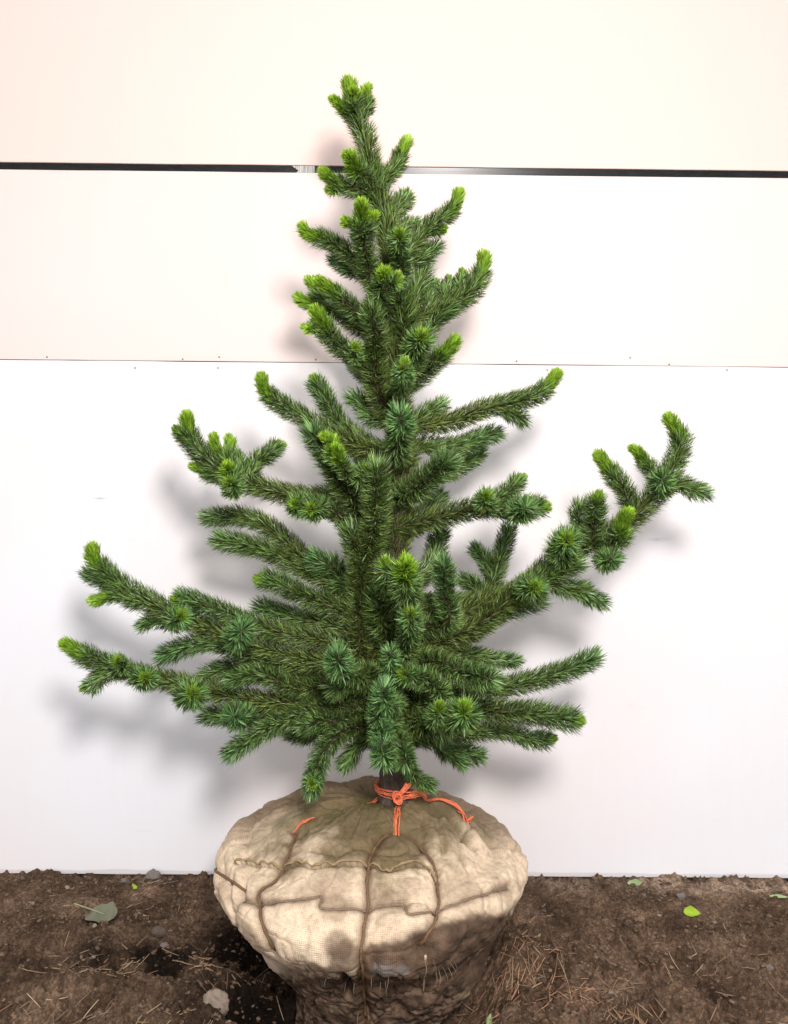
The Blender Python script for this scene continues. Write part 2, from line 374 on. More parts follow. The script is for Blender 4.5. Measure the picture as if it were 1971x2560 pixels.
# ------------------------------------------------------------------ panelled wall
WY = .40; YAW = R(.4)
wall = empty('panel_wall', (0, WY, 0)); wall.rotation_euler[2] = YAW
tag(wall, 'pale painted board wall in three tiers behind the potted conifer', 'wall')
wall['label'] = 'pale painted board wall in three tiers behind the conifer'
def WZ(py, px=985): return P(px, py, WY)[2]
z_b, z_s, z_g1, z_g0 = WZ(2190), WZ(908.5), WZ(434.5), WZ(416)
HW = 4.5; TH = .018
def panel(z0, z1, m, nm='panel', bow=0, seed=0, th=TH):
    n = 360; x = np.linspace(-HW, HW, n); p = np.stack((x, x * 0, x * 0), -1)
    e0 = z0 + .0008 * fbm(p, 6, 3, seed); e1 = z1 + .0008 * fbm(p, 6, 3, seed + 5)
    rows = []; be = .0012
    yo = bow * fbm(p, .7, 2, seed + 9)
    for (zz, off) in ((e0, th), (e0, be), (e0 + be, 0), (e1 - be, 0), (e1, be), (e1, th)):
        rows.append(np.stack((x, yo + off, zz), -1))
    V = np.concatenate(rows); F = []
    for r_ in range(6):
        a = r_ * n + np.arange(n - 1); c_ = ((r_ + 1) % 6) * n + np.arange(n - 1)
        F.append(np.stack((a, a + 1, c_ + 1, c_), -1))
    V = np.vstack((V,)); ends = np.array([[r_ * n for r_ in range(6)][::-1], [r_ * n + n - 1 for r_ in range(6)]])
    return mk(nm, V, [np.concatenate(F), ends], m, wall, smooth=False)
panel(z_b, z_s - .0009, M_p3, seed=1); panel(z_s + .0006, z_g1, M_p2, seed=2); panel(z_g0, 3.2, M_p1, seed=3)
def part_box(nm, a, b_, m):
    V, F = box(a, b_); return mk(nm, V, F, m, wall, smooth=False)
part_box('backing_board', (-HW, TH + .003, -.05), (HW, TH + .02, 3.2), M_black)
xs0, xs1 = P(640, 425, WY)[0], P(1560, 425, WY)[0]
V, F = box((-HW, .007, z_g1 + .0003), (HW, TH + .0025, z_g0 - .0003)); V[(V[:, 1] < .01) & (V[:, 2] < z_g0 - .005), 1] += .0026
mk('metal_strip', V, F, M_strip, wall, smooth=False)
# broken splinter standing in the gap
xa = P(738, 425, WY)[0]; xb = P(787, 425, WY)[0]
V = np.array([[xa - .008, 0, z_g0 - .001], [xb, 0, z_g0 - .001], [xb, 0, z_g1 + .0005], [xa + .004, 0, z_g1 + .0005], [xa + .009, 0, z_g1 + .006], [xa, 0, z_g1 + .012]])
V = np.vstack((V + (0, .001, 0), V + (0, .0055, 0))); k6 = np.arange(6)
mk('wood_splinter', V, [np.array([k6[::-1], k6 + 6]), np.stack((k6, (k6 + 1) % 6, (k6 + 1) % 6 + 6, k6 + 6), -1)], M_chip, wall, smooth=False)
for (px, py) in ((339, 920), (549, 893), (546, 920), (458, 898), (790, 899), (1292, 903), (1369, 925), (1577, 894), (1675, 911), (1820, 925), (120, 893)):
    q = P(px, py, WY); a = np.linspace(0, 2 * np.pi, 12, endpoint=False)
    r_ = .0024; V = [[q[0], -.0004, q[2]]]
    for rr, yy in ((r_ * .35, .0), (r_ * .8, -.0010), (r_, .0002)):
        V += [[q[0] + rr * math.cos(u), yy, q[2] + rr * math.sin(u)] for u in a]
    V = np.array(V); j = np.arange(12); jn = (j + 1) % 12
    F3 = np.stack((j * 0, 1 + jn, 1 + j), -1); F4 = np.concatenate([np.stack((1 + s * 12 + j, 1 + s * 12 + jn, 13 + s * 12 + jn, 13 + s * 12 + j), -1) for s in (0, 1)])
    mk('screw', V, [F3, F4], M_screw, wall)

# ------------------------------------------------------------------ the tree
tree = empty('balled_conifer', (0, 0, -.05))
tag(tree, 'young conifer with bright green shoot tips, its root ball wrapped in burlap', 'conifer tree')
inv = np.array((0, 0, .05))            # children are built in world space and shifted to the empty
def child(o, par=None):
    if par is None:
        o.data.transform(Matrix.Translation((0, 0, .05))); o.parent = tree
    return o

TRUNK = [(985, 2010), (979, 1900), (972, 1800), (968, 1600), (985, 1400), (1003, 1200), (1000, 1050), (990, 950), (985, 800), (983, 650), (962, 540), (937, 470), (917, 382), (900, 310), (880, 250)]
TC = spline([P(x, y, 0) for x, y in TRUNK], 120)
def trunk_at(py, d=0):
    ys_ = [q[1] for q in TRUNK][::-1]; xs_ = [q[0] for q in TRUNK][::-1]
    return np.interp(py, ys_, xs_)
fr = np.linspace(0, 1, 120)
rad = .0245 * (1 - fr) ** .8 + .004 + .008 * np.exp(-fr * 30)
C = TC.copy(); C[:, 0] += .002 * np.sin(fr * 40)
V, F = tube(C, rad, 20)
V = V + (fbm(V, 60, 3, 5) * .0025)[:, None] * (V - np.array((C[:, 0].mean(), 0, 0))) / .03 * np.array((1, 1, 0)) * .4
child(mk('trunk', V, F, M_bark))

OLD = np.array((.210, .258, .064)); MID = np.array((.165, .270, .064)); BLUE = np.array((.142, .305, .105)); NEW = np.array((.30, .54, .03)); NEW2 = np.array((.52, .74, .09))
def needles(bag, C, r, dens, t0, t1, mode, L_tot, tint=0.5, soft=0.0):
    """C: dense centreline; needles between arc-length fractions t0..t1; mode 'old' or 'new'"""
    T, N, B = frames(C); n = len(C)
    seg = np.concatenate(([0], np.cumsum(np.linalg.norm(np.diff(C, axis=0), axis=1)))); L = seg[-1]
    cnt = max(12, int(dens * L * (t1 - t0)))
    s = (t0 + (t1 - t0) * (np.arange(cnt) + rng.random(cnt)) / cnt) * L
    f = np.interp(s, seg, np.arange(n)); k = np.clip(f.astype(int), 0, n - 2); u = (f - k)[:, None]
    c = C[k] * (1 - u) + C[k + 1] * u; tt, nn_, bb = T[k], N[k], B[k]
    phi = rng.random(cnt) * 2 * np.pi
    rad_ = np.cos(phi)[:, None] * nn_ + np.sin(phi)[:, None] * bb
    todist = L - s
    if mode == 'old':
        al = R(64) + rng.normal(0, R(9), cnt) - R(34) * np.exp(-todist / .010)
        ln = r * 1.0 / math.sin(R(60)) * rng.uniform(.86, 1.06, cnt); wd = .00088 * rng.uniform(.8, 1.25, cnt)
    else:
        e = np.clip(todist / (.014), 0, 1); al = R(6) + R(36) * e ** .6 + rng.normal(0, R(7), cnt)
        ln = r * 1.12 * rng.uniform(.75, 1.05, cnt) * (.62 + .38 * e); wd = .00105 * rng.uniform(.8, 1.2, cnt)
    d = np.cos(al)[:, None] * tt + np.sin(al)[:, None] * rad_
    d = d + np.array((0, 0, .10)) * (1 - np.abs(tt[:, 2:3])) + rng.normal(0, .05, (cnt, 3)); d /= np.linalg.norm(d, axis=1)[:, None]
    side = np.cross(d, tt); sn = np.linalg.norm(side, axis=1)[:, None]; side = side / (sn + 1e-9)
    tw = rng.normal(0, .5, cnt)[:, None]; nrm = np.cross(side, d); side, nrm = side * np.cos(tw) + nrm * np.sin(tw), nrm * np.cos(tw) - side * np.sin(tw)
    curve = (tt - d * np.sum(tt * d, axis=1)[:, None]) * (ln * rng.uniform(.05, .32, cnt))[:, None] + rng.normal(0, .04, (cnt, 3)) * ln[:, None]
    b0 = c + rad_ * .0025
    m = b0 + d * (ln * .55)[:, None]; tip = b0 + d * ln[:, None] * .97 + curve
    ll = m + side * wd[:, None]; rr = m - side * wd[:, None]; cc = m + nrm * (wd * .7)[:, None]
    b1 = b0 + side * wd[:, None] * .6; b2 = b0 - side * wd[:, None] * .6
    V = np.stack((b1, b2, ll, rr, cc, tip), 1).reshape(-1, 3)
    o = np.arange(cnt)[:, None] * 6
    F = np.concatenate([o + np.array(x)[None, :] for x in ((0, 4, 2), (0, 1, 4), (1, 3, 4), (2, 4, 5), (4, 3, 5))])
    if mode == 'old':
        a = np.clip(todist / .30, 0, 1)[:, None]; fresh = np.exp(-todist / .07)[:, None]
        col = MID * (1 - a) + OLD * a; col = col * (1 - tint * (.35 + .65 * fresh)) + BLUE * tint * (.35 + .65 * fresh)
        col = col * (.14 + 1.75 * rng.random(cnt) ** 1.6)[:, None]
        lt = (rng.random(cnt) < .06)[:, None]; col = np.where(lt, np.array((.40, .54, .28)), col)
        y = (rng.random(cnt) < .035)[:, None]; col = np.where(y, np.array((.15, .115, .04)), col)
    else:
        k2 = rng.random(cnt)[:, None]; e = np.clip(todist / .03, 0, 1)[:, None]
        col = (NEW * k2 + NEW2 * (1 - k2)) * (1 - .45 * e) + np.array((.07, .19, .02)) * .45 * e
        col = col * (1 - soft) + MID * soft
        col = col * rng.uniform(.45, 1.3, cnt)[:, None]
    colv = np.repeat(col[:, None, :], 6, 1); colv[:, 5] *= 1.15; colv[:, :2] *= .85
    bag.add(V, F, colv.reshape(-1, 3))

DENS = 8600
def shoot(bags, pts, depths, r, g, tint, stem0=.004, dens=1.0):
    st, nb, gb = bags
    pts = np.array(pts, float)
    if np.isscalar(depths[0]) and len(depths) == 2 and len(pts) != 2:
        ar = np.concatenate(([0], np.cumsum(np.linalg.norm(np.diff(pts, axis=0), axis=1)))); ar /= ar[-1]
        dep = depths[0] + (depths[1] - depths[0]) * ar
    else: dep = np.array(depths)
    W = [P(x, y, d) for (x, y), d in zip(pts, dep)]
    L0 = sum(np.linalg.norm(W[k + 1] - W[k]) for k in range(len(W) - 1)); n = max(8, int(L0 / .012))
    C = spline(W, n); seg = np.linalg.norm(np.diff(C, axis=0), axis=1).sum()
    # slight natural wobble
    ph = rng.random(3) * 6; t_ = np.linspace(0, 1, n)
    C = C + (np.stack([np.sin(t_ * 9 + q) for q in ph], -1) * .0045) * (t_ * (1 - t_) * 4)[:, None]
    rr = r * SC * (2 + dep[-1]) / 2
    V, F = tube(C, stem0 * (1 - t_ * .6) + .0008, 7); st.add(V, F)
    gl = {'G': .060, 'g': .020, 'n': 0}[g]; gl = min(gl, seg * .6); f = 1 - gl / seg
    needles(nb, C, rr, DENS * dens, 0, 1 - gl / seg * .72, 'old', seg, tint)
    if gl:
        gb.append(Bag()); needles(gb[-1], C, rr * (.86 if g == 'G' else .74), 10500, f, 1.0, 'new', seg, soft=0.0 if g == 'G' else .4)
NB = 0
def branch(pts, dep, r=34, g='n', tint=.4, sides=(), attach=True):
    """pts: trunk end first, tip last (photo pixels); sides: (pts, depths, r, growth)"""
    global NB; NB += 1
    pts = list(pts)
    if attach:
        y0 = pts[0][1] + 18; pts = [(trunk_at(y0), y0)] + pts; d0 = 0.0
        if len(dep) == 2: dep = (0.0, dep[1])
        else: dep = (0.0,) + tuple(dep)
    bags = (Bag(), Bag(), [])
    shoot(bags, pts, dep, r, g, tint, .0055)
    for s in sides:
        shoot(bags, s[0], s[1], s[2], s[3], s[4] if len(s) > 4 else tint, .003)
    st = child(bags[0].build('branch', M_twig))
    def sub(bag, nm, m):
        if bag.n:
            o = bag.build(nm, m); o.data.transform(Matrix.Translation((0, 0, .05))); o.parent = st
    sub(bags[1], 'needles', M_needle)
    for g_ in bags[2]: sub(g_, 'new_growth', M_new)
def star(x, y, r, g='n', d=-.25, frm=None, tint=.6):
    """shoot that points out towards the viewer"""
    bx, by = frm if frm else (x * .55 + trunk_at(y) * .45, y + 45)
    branch([(bx, by), (x - (x - bx) * .12, y + 24), (x, y - 6)], (d * .45, d * .90, d), r, g, tint)

# crown, from the leader down (photo pixels)
branch([(930, 440), (905, 330), (886, 268), (870, 206)], (0, -.02), 39, 'G', .35, [([(892, 300), (862, 270), (832, 248)], (-.01, -.04), 27, 'G'), ([(897, 300), (913, 258), (921, 217)], (0, .0), 27, 'G'), ([(886, 280), (884, 250), (886, 225)], (-.02, -.05), 27, 'G')])
branch([(951, 459), (985, 418), (1005, 385), (1019, 349)], (0, .03), 30, 'G', .3)
branch([(925, 455), (893, 420), (870, 390)], (0, -.10), 35, 'G', .3)
branch([(925, 478), (866, 464), (832, 455), (808, 428)], (0, -.04), 31, 'G', .3, [([(840, 460), (822, 476)], (-.03, -.04), 24, 'g')])
branch([(975, 545), (1000, 515), (1018, 485)], (0, .08), 32, 'g', .3, [([(985, 590), (1035, 560)], (.02, .07), 30, 'n')])
branch([(1010, 640), (1075, 570), (1121, 529), (1150, 481)], (0, .03), 32, 'G', .35, [([(1075, 575), (1112, 570)], (.02, .0), 24, 'g'), ([(1030, 660), (1090, 620)], (.02, .05), 30, 'n')])
branch([(925, 700), (915, 620), (905, 560), (903, 508)], (0, -.16), 36, 'G', .55, [([(908, 590), (888, 568), (862, 548)], (-.12, -.15), 25, 'G'), ([(908, 590), (926, 565), (938, 536)], (-.12, -.14), 27, 'G')])
branch([(925, 668), (874, 628), (816, 602), (780, 592), (757, 566)], (0, -.05), 32, 'G', .3)
branch([(930, 700), (880, 670), (838, 652)], (0, .06), 30, 'n', .7)
branch([(998, 700), (1000, 640), (1000, 580)], (0, -.15), 34, 'g', .45)
branch([(950, 770), (955, 730), (960, 680)], (-.1, -.2), 38, 'G', .5, [([(960, 730), (978, 712), (996, 686)], (-.17, -.2), 28, 'g')])
branch([(1050, 800), (1133, 755), (1185, 715), (1208, 675), (1210, 638)], (0, .02), 36, 'G', .3, [([(1150, 740), (1156, 706), (1155, 676)], (.02, .04), 22, 'g'), ([(1110, 760), (1122, 696)], (.02, .06), 26, 'g'), ([(1070, 780), (1088, 704)], (.02, .08), 26, 'g'), ([(1050, 860), (1090, 800), (1130, 770)], (0, .0), 34, 'n')])
branch([(925, 800), (866, 757), (828, 726), (797, 702)], (0, -.08), 33, 'G', .35)
branch([(930, 830), (860, 790), (805, 768), (775, 758), (745, 742)], (0, .05), 30, 'G', .3, [([(830, 775), (795, 735), (772, 700)], (.03, .06), 28, 'G')])
branch([(956, 945), (928, 923), (881, 885), (828, 838), (787, 776)], (0, -.13), 36, 'G', .4, [([(815, 825), (785, 822), (760, 818)], (-.11, -.12), 22, 'G'), ([(890, 900), (885, 862)], (-.09, -.13), 24, 'g')])
branch([(1005, 930), (1035, 890), (1056, 836)], (0, -.20), 42, 'g', .4)
branch([(1010, 965), (1060, 930), (1105, 892), (1138, 850)], (0, -.06), 36, 'G', .3)
star(1012, 908, 30, 'g', -.28, (1003, 960), .6)
branch([(1030, 1068), (1127, 1053), (1203, 1022), (1278, 1009), (1350, 985), (1394, 934)], (0, .0), 34, 'G', .25, [([(1250, 1020), (1285, 1035), (1306, 1052)], (0, 0), 30, 'n'), ([(1040, 1050), (1080, 1030), (1104, 1014)], (0, .03), 32, 'n')])
star(1000, 1042, 42, 'n', -.27, (995, 1125), .75)
branch([(985, 1265), (1050, 1210), (1120, 1152)], (0, -.12), 46, 'n', .4)
branch([(1020, 1150), (1051, 1118), (1150, 1110), (1240, 1084)], (0, .07), 34, 'n', .6)
branch([(1050, 1200), (1152, 1166), (1200, 1132)], (0, .16), 28, 'n', .3)
branch([(960, 1335), (1076, 1300), (1177, 1268), (1278, 1272), (1366, 1268)], (0, -.08), 38, 'g', .4, [([(1230, 1262), (1265, 1232), (1309, 1194)], (-.06, -.05), 30, 'g'), ([(1215, 1280), (1216, 1236)], (-.1, -.17), 32, 'g'), ([(1290, 1290), (1316, 1268)], (-.1, -.17), 38, 'n', .6)])
# the big right-hand branch
branch([(1040, 1580), (1120, 1545), (1203, 1508), (1304, 1467), (1390, 1405), (1470, 1366), (1546, 1330), (1596, 1285), (1642, 1228), (1683, 1158), (1700, 1100), (1673, 1046)], (0, -.02), 38, 'G', .3,
       [([(1585, 1285), (1565, 1235), (1536, 1189), (1496, 1138)], (-.02, -.02), 34, 'G'), ([(1650, 1210), (1617, 1160), (1583, 1122)], (-.02, -.03), 30, 'G'), ([(1650, 1225), (1700, 1212), (1761, 1234)], (-.02, .0), 31, 'n'),
        ([(1650, 1225), (1655, 1198)], (-.03, -.11), 34, 'n', .6), ([(1500, 1385), (1548, 1338), (1572, 1284)], (-.04, -.1), 36, 'G'), ([(1486, 1370), (1484, 1300), (1497, 1238)], (-.04, -.09), 36, 'g'), ([(1440, 1380), (1444, 1320), (1450, 1266)], (.0, .02), 30, 'n'),
        ([(1400, 1400), (1417, 1345)], (-.05, -.16), 46, 'g', .55), ([(1310, 1480), (1339, 1465)], (-.05, -.15), 40, 'g', .6), ([(1500, 1400), (1532, 1398)], (-.04, -.12), 34, 'n', .5), ([(1370, 1455), (1440, 1475), (1503, 1504)], (-.02, .0), 32, 'n', .5)])
branch([(1050, 1640), (1150, 1580), (1250, 1530), (1340, 1500)], (0, .02), 44, 'n', .25)
branch([(1040, 1625), (1120, 1590), (1200, 1560), (1280, 1500), (1370, 1440), (1440, 1410)], (0, -.06), 40, 'n', .2)
branch([(1150, 1520), (1225, 1470), (1253, 1396), (1273, 1322)], (0, .13), 31, 'n', .45, [([(1240, 1450), (1215, 1405), (1190, 1374)], (.12, .13), 28, 'n')])
branch([(1180, 1500), (1195, 1475), (1160, 1450)], (0.02, .15), 30, 'n', .35)
branch([(1120, 1560), (1112, 1472), (1107, 1412)], (-.04, -.14), 37, 'n', .65)
branch([(1060, 1440), (1085, 1380), (1103, 1330)], (0, .15), 36, 'n', .4)
star(1016, 1416, 50, 'G', -.32, (1005, 1500), .55)
star(965, 1408, 34, 'g', -.24, (970, 1480), .4)
branch([(1015, 1650), (1022, 1590), (1026, 1530)], (-.05, -.25), 36, 'g', .7)
star(975, 1637, 28, 'n', -.26, (985, 1680), .7)
branch([(1037, 1645), (1100, 1662), (1165, 1682), (1230, 1698)], (0, -.22), 40, 'n', .4)
branch([(1080, 1635), (1162, 1640), (1290, 1652)], (0, .14), 26, 'n', .4)
branch([(1141, 1728), (1245, 1725), (1329, 1708), (1412, 1676), (1486, 1644)], (0, .03), 35, 'n', .6)
branch([(1050, 1765), (1140, 1772), (1225, 1779), (1329, 1779), (1400, 1795), (1450, 1802)], (0, -.10), 40, 'g', .35)
branch([(1060, 1822), (1141, 1829), (1245, 1832), (1329, 1850), (1384, 1846)], (0, -.02), 30, 'g', .45)
branch([(1040, 1845), (1121, 1868), (1197, 1890)], (0, .05), 32, 'n', .5, [([(1090, 1860), (1155, 1908)], (.02, .02), 30, 'n')])
branch([(1100, 1750), (1055, 1698), (1005, 1682)], (-.12, -.24), 34, 'g', .6)
star(960, 1727, 36, 'n', -.27, (985, 1760), .85); star(942, 1779, 30, 'n', -.25, (970, 1800), .8)
star(1162, 1772, 48, 'g', -.26, (1090, 1800), .5); star(1100, 1768, 32, 'g', -.22, (1060, 1795), .45)
star(954, 1822, 34, 'n', -.24, (975, 1800), .85); star(956, 1866, 38, 'n', -.25, (970, 1810), .8)
branch([(990, 1810), (1005, 1860), (1014, 1906)], (-.06, -.18), 32, 'n', .55)
branch([(1000, 1890), (1040, 1938), (1076, 1964)], (0, -.05), 27, 'n', .45)
# left low sweep
branch([(900, 1690), (830, 1665), (740, 1640), (637, 1607), (547, 1573), (434, 1540), (357, 1503), (289, 1458), (243, 1410), (231, 1370)], (0, -.03), 37, 'G', .5,
       [([(310, 1475), (262, 1455), (222, 1434)], (-.03, -.02), 30, 'n'), ([(360, 1505), (290, 1492), (230, 1500)], (-.03, -.03), 30, 'G'), ([(430, 1560), (452, 1538)], (-.06, -.14), 34, 'g', .7), ([(490, 1540), (470, 1515), (436, 1496)], (-.03, -.05), 30, 'g', .65), ([(590, 1600), (605, 1578)], (-.06, -.16), 42, 'n', .8), ([(440, 1545), (380, 1555), (356, 1562)], (-.01, .0), 26, 'n')])
branch([(850, 1610), (705, 1578), (592, 1545), (500, 1510), (455, 1492)], (0, -.04), 34, 'n', .6)
branch([(900, 1740), (727, 1756), (592, 1745), (465, 1718), (366, 1693), (276, 1661), (208, 1633), (162, 1610)], (0, -.06), 35, 'G', .45,
       [([(300, 1668), (260, 1690), (211, 1720)], (-.06, -.05), 31, 'g'), ([(350, 1700), (366, 1694)], (-.08, -.15), 34, 'g', .65), ([(465, 1745), (483, 1732)], (-.08, -.17), 44, 'g', .65), ([(310, 1675), (296, 1650)], (-.07, -.12), 24, 'g')])
branch([(700, 1650), (547, 1612), (465, 1618), (408, 1640)], (0, -.02), 34, 'n', .75)
branch([(850, 1700), (727, 1684), (614, 1665), (515, 1690)], (0, .05), 34, 'n', .35)
branch([(860, 1720), (750, 1715), (660, 1690), (580, 1700)], (0, -.08), 32, 'n', .3)
branch([(840, 1455), (795, 1436), (727, 1404), (660, 1377), (600, 1362), (550, 1350)], (0, .04), 36, 'n', .35)
branch([(890, 1540), (795, 1500), (705, 1460), (646, 1449)], (0, -.05), 37, 'g', .35)
branch([(880, 1580), (750, 1546), (655, 1520)], (0, .07), 37, 'n', .4)
branch([(850, 1780), (700, 1775), (600, 1785), (518, 1790)], (0, .04), 34, 'n', .4, [([(620, 1800), (583, 1790)], (-.06, -.14), 40, 'n', .85)])
branch([(900, 1770), (795, 1782), (705, 1806), (637, 1838), (577, 1884)], (0, -.12), 34, 'n', .55)
branch([(900, 1820), (863, 1833), (818, 1874), (790, 1925), (781, 1970)], (0, -.16), 35, 'n', .6, [([(785, 1945), (781, 1968)], (-.15, -.19), 22, 'g')])
star(845, 1643, 42, 'n', -.25, (885, 1680), .85)
branch([(930, 1840), (895, 1870), (862, 1908)], (0, -.03), 34, 'n', .3)
branch([(900, 1810), (795, 1835), (720, 1830)], (0, .08), 30, 'n', .4)
branch([(900, 1795), (830, 1800), (760, 1815)], (0, -.10), 32, 'n', .3)
# middle left
branch([(917, 1125), (880, 1110), (828, 1088), (778, 1052), (721, 1021), (673, 988), (653, 942)], (0, -.06), 34, 'G', .3)
branch([(930, 1120), (864, 1066), (828, 1028), (803, 985), (785, 945)], (0, .03), 34, 'g', .6)
branch([(940, 1040), (910, 1015), (888, 995)], (0, .05), 36, 'n', .5)
branch([(935, 1340), (885, 1250), (830, 1160), (785, 1082)], (0, -.19), 44, 'n', .45, [([(850, 1180), (835, 1125), (812, 1090)], (-.17, -.22), 30, 'G'), ([(870, 1200), (850, 1150), (838, 1118)], (-.18, -.24), 28, 'G'), ([(890, 1210), (917, 1172)], (-.14, -.2), 30, 'g')])
branch([(930, 1265), (846, 1240), (775, 1248), (703, 1238), (632, 1215), (571, 1190), (518, 1142), (480, 1100), (466, 1040)], (0, -.05), 37, 'G', .4,
       [([(475, 1100), (455, 1085), (438, 1070)], (-.05, -.06), 24, 'g'), ([(595, 1195), (555, 1140), (535, 1092)], (-.05, -.04), 30, 'G'), ([(610, 1190), (585, 1140), (571, 1095)], (-.04, 0), 27, 'G'), ([(570, 1200), (525, 1180), (484, 1166)], (-.04, -.03), 30, 'G'),
        ([(590, 1210), (568, 1165)], (-.08, -.14), 32, 'G'), ([(590, 1230), (573, 1205)], (-.08, -.15), 32, 'g'), ([(620, 1205), (640, 1160), (670, 1130), (706, 1114)], (-.03, .02), 31, 'g', .3), ([(760, 1265), (736, 1262)], (-.07, -.14), 32, 'g'), ([(800, 1275), (778, 1270)], (-.07, -.15), 36, 'g')])
branch([(860, 1470), (800, 1432), (742, 1378), (676, 1320), (610, 1292), (522, 1294)], (0, .06), 33, 'n', .3)
branch([(930, 1350), (850, 1285), (790, 1268), (745, 1262)], (0, -.1), 36, 'n', .3)
branch([(870, 1460), (830, 1420), (790, 1398)], (0, -.02), 40, 'n', .7)
# shoots that stand up close in front of the trunk
branch([(925, 1600), (910, 1450), (935, 1300), (942, 1170)], (-.05, -.20), 46, 'n', .1)
branch([(900, 1640), (905, 1560), (900, 1420), (880, 1330)], (-.03, -.12), 44, 'n', .1)
branch([(960, 1010), (940, 915), (935, 830), (931, 775)], (-.02, -.14), 40, 'n', .1)
branch([(1000, 880), (1010, 800), (1000, 730)], (0, -.05), 44, 'n', .1)
branch([(1010, 800), (1040, 740), (1055, 680)], (0, .05), 40, 'n', .2)
branch([(985, 1660), (960, 1560), (955, 1490)], (0, -.10), 48, 'n', .1)
branch([(960, 1720), (880, 1700), (840, 1720)], (-.02, -.14), 40, 'n', .2)
branch([(990, 1740), (1060, 1760), (1110, 1830)], (-.02, -.1), 38, 'n', .15)
# growing back towards the wall
branch([(960, 1500), (880, 1480), (820, 1500)], (0, .26), 34, 'n', .4)
branch([(1010, 1330), (1060, 1290), (1100, 1240)], (0, .24), 34, 'g', .4)
branch([(960, 1180), (900, 1130), (860, 1100)], (0, .24), 34, 'g', .4)
branch([(1000, 1700), (1080, 1690), (1180, 1660)], (0, .28), 34, 'n', .4)
branch([(960, 960), (900, 920), (880, 880)], (0, .2), 34, 'g', .4)
# needles that still cover the young stem
bag = Bag()
a0 = 22; cc_ = TC[a0:104]
L_ = np.linalg.norm(np.diff(cc_, axis=0), axis=1).sum()
needles(bag, cc_, .040, 11000, 0, 1, 'old', L_, .1)
o = bag.build('trunk_needles', M_needle); child(o)
print('branches', NB)

# ------------------------------------------------------------------ root ball
PR = [(.0, .366), (.05, .366), (.10, .359), (.15, .345), (.20, .330), (.25, .31), (.295, .282), (.325, .25), (.334, .215), (.318, .175), (.266, .13), (.224, .08), (.192, .04), (.172, .0), (.162, -.04), (.154, -.08), (.135, -.12), (.0, -.13)]
PC = spline([(r_, 0, z) for r_, z in PR], 400)[:, [0, 2]]; PC[:, 0] = np.maximum(PC[:, 0], 0)
arc = np.concatenate(([0], np.cumsum(np.linalg.norm(np.diff(PC, axis=0), axis=1))))
def surf_r(z):     # radius at height z
    return np.interp(z, PC[::-1, 1], PC[::-1, 0])
def on_ball(px, py, lift=0.0):
    d = ray(px, py); t_ = np.linspace(1.2, 2.6, 2800); q = CAM + d * t_[:, None]
    ins = (np.hypot(q[:, 0] - BC[0], q[:, 1] - BC[1]) < surf_r(q[:, 2])) & (q[:, 2] < .371) & (q[:, 2] > -.13)
    k = np.argmax(ins)
    if not ins.any():     # grazes past: nearest silhouette point
        e = np.abs(np.hypot(q[:, 0] - BC[0], q[:, 1] - BC[1]) - surf_r(np.clip(q[:, 2], -.13, .37))) + 3 * np.maximum(0, q[:, 2] - .371); k = np.argmin(e)
    return q[k]
bc = lambda cx, cy: (500 + .5232 * cx, 1880 + .5232 * cy)      # crop coordinates noted from the photograph
def curve(cr, n=None):
    W = [on_ball(*bc(x, y)) for x, y in cr]; L = sum(np.linalg.norm(W[k + 1] - W[k]) for k in range(len(W) - 1))
    return spline(W, n or max(8, int(L / .006)))
ROPES = {'a': [(945, 355), (890, 370), (850, 410), (820, 470), (805, 540), (800, 620), (805, 700), (795, 770), (780, 850), (772, 930), (770, 1010), (775, 1100), (785, 1200), (790, 1290)],
         'b': [(945, 355), (1000, 370), (1060, 420), (1110, 480), (1145, 540), (1155, 620), (1160, 700), (1145, 780), (1110, 850), (1090, 900), (1078, 960)],
         'c': [(450, 355), (440, 400), (400, 470), (370, 530), (310, 600), (270, 650), (265, 700), (280, 800), (310, 900), (335, 985)],
         'd': [(60, 555), (80, 572), (110, 590), (160, 620), (192, 642)]}
HW_ = [(185, 705), (280, 718), (420, 715), (540, 695), (572, 682), (578, 700), (572, 738), (600, 748), (720, 746), (800, 740), (860, 725), (978, 708), (990, 730), (1000, 765), (1050, 762), (1150, 735), (1250, 705), (1360, 675), (1480, 640)]
SEAM = [(155, 510), (200, 497), (265, 502), (340, 510), (400, 522), (480, 535), (560, 548), (650, 532), (800, 525), (850, 540), (900, 562), (950, 550), (1080, 522), (1150, 575)]
CREASE = [([(1060, 235), (1130, 262), (1190, 300), (1270, 375), (1300, 400)], .040, .015), ([(1080, 235), (1115, 262), (1125, 300)], .030, .012), ([(1290, 310), (1350, 345), (1420, 385)], .024, .012), ([(1140, 360), (1165, 420), (1180, 480)], .009, .007),
          ([(130, 590), (122, 660), (130, 740), (150, 820)], .014, .010), ([(205, 560), (195, 620), (190, 690)], .010, .009), ([(870, 225), (760, 240), (640, 270), (540, 312), (440, 352)], .010, .010), ([(720, 160), (800, 190), (860, 200)], .010, .012), ([(300, 262), (400, 232), (480, 212)], .005, .008),
          ([(1480, 400), (1530, 520), (1545, 640)], .007, .012), ([(660, 1075), (700, 1110), (705, 1180)], .02, .008), ([(1050, 905), (1080, 960)], .018, .012), ([(940, 1190), (1000, 1210)], .016, .012), ([(1290, 1060), (1310, 1075)], .014, .008),
          ([(1360, 630), (1365, 690), (1370, 740)], .006, .005), ([(430, 205), (480, 215), (600, 190)], .006, .01), ([(150, 960), (240, 900)], .004, .01), ([(845, 560), (880, 620), (870, 660)], .004, .009), ([(1200, 560), (1230, 700)], .003, .01), ([(400, 540), (330, 660), (350, 760)], .005, .012)]
na, nz = 620, 420
th = np.linspace(0, 2 * np.pi, na, endpoint=False); sarc = np.linspace(0, arc[-1], nz)
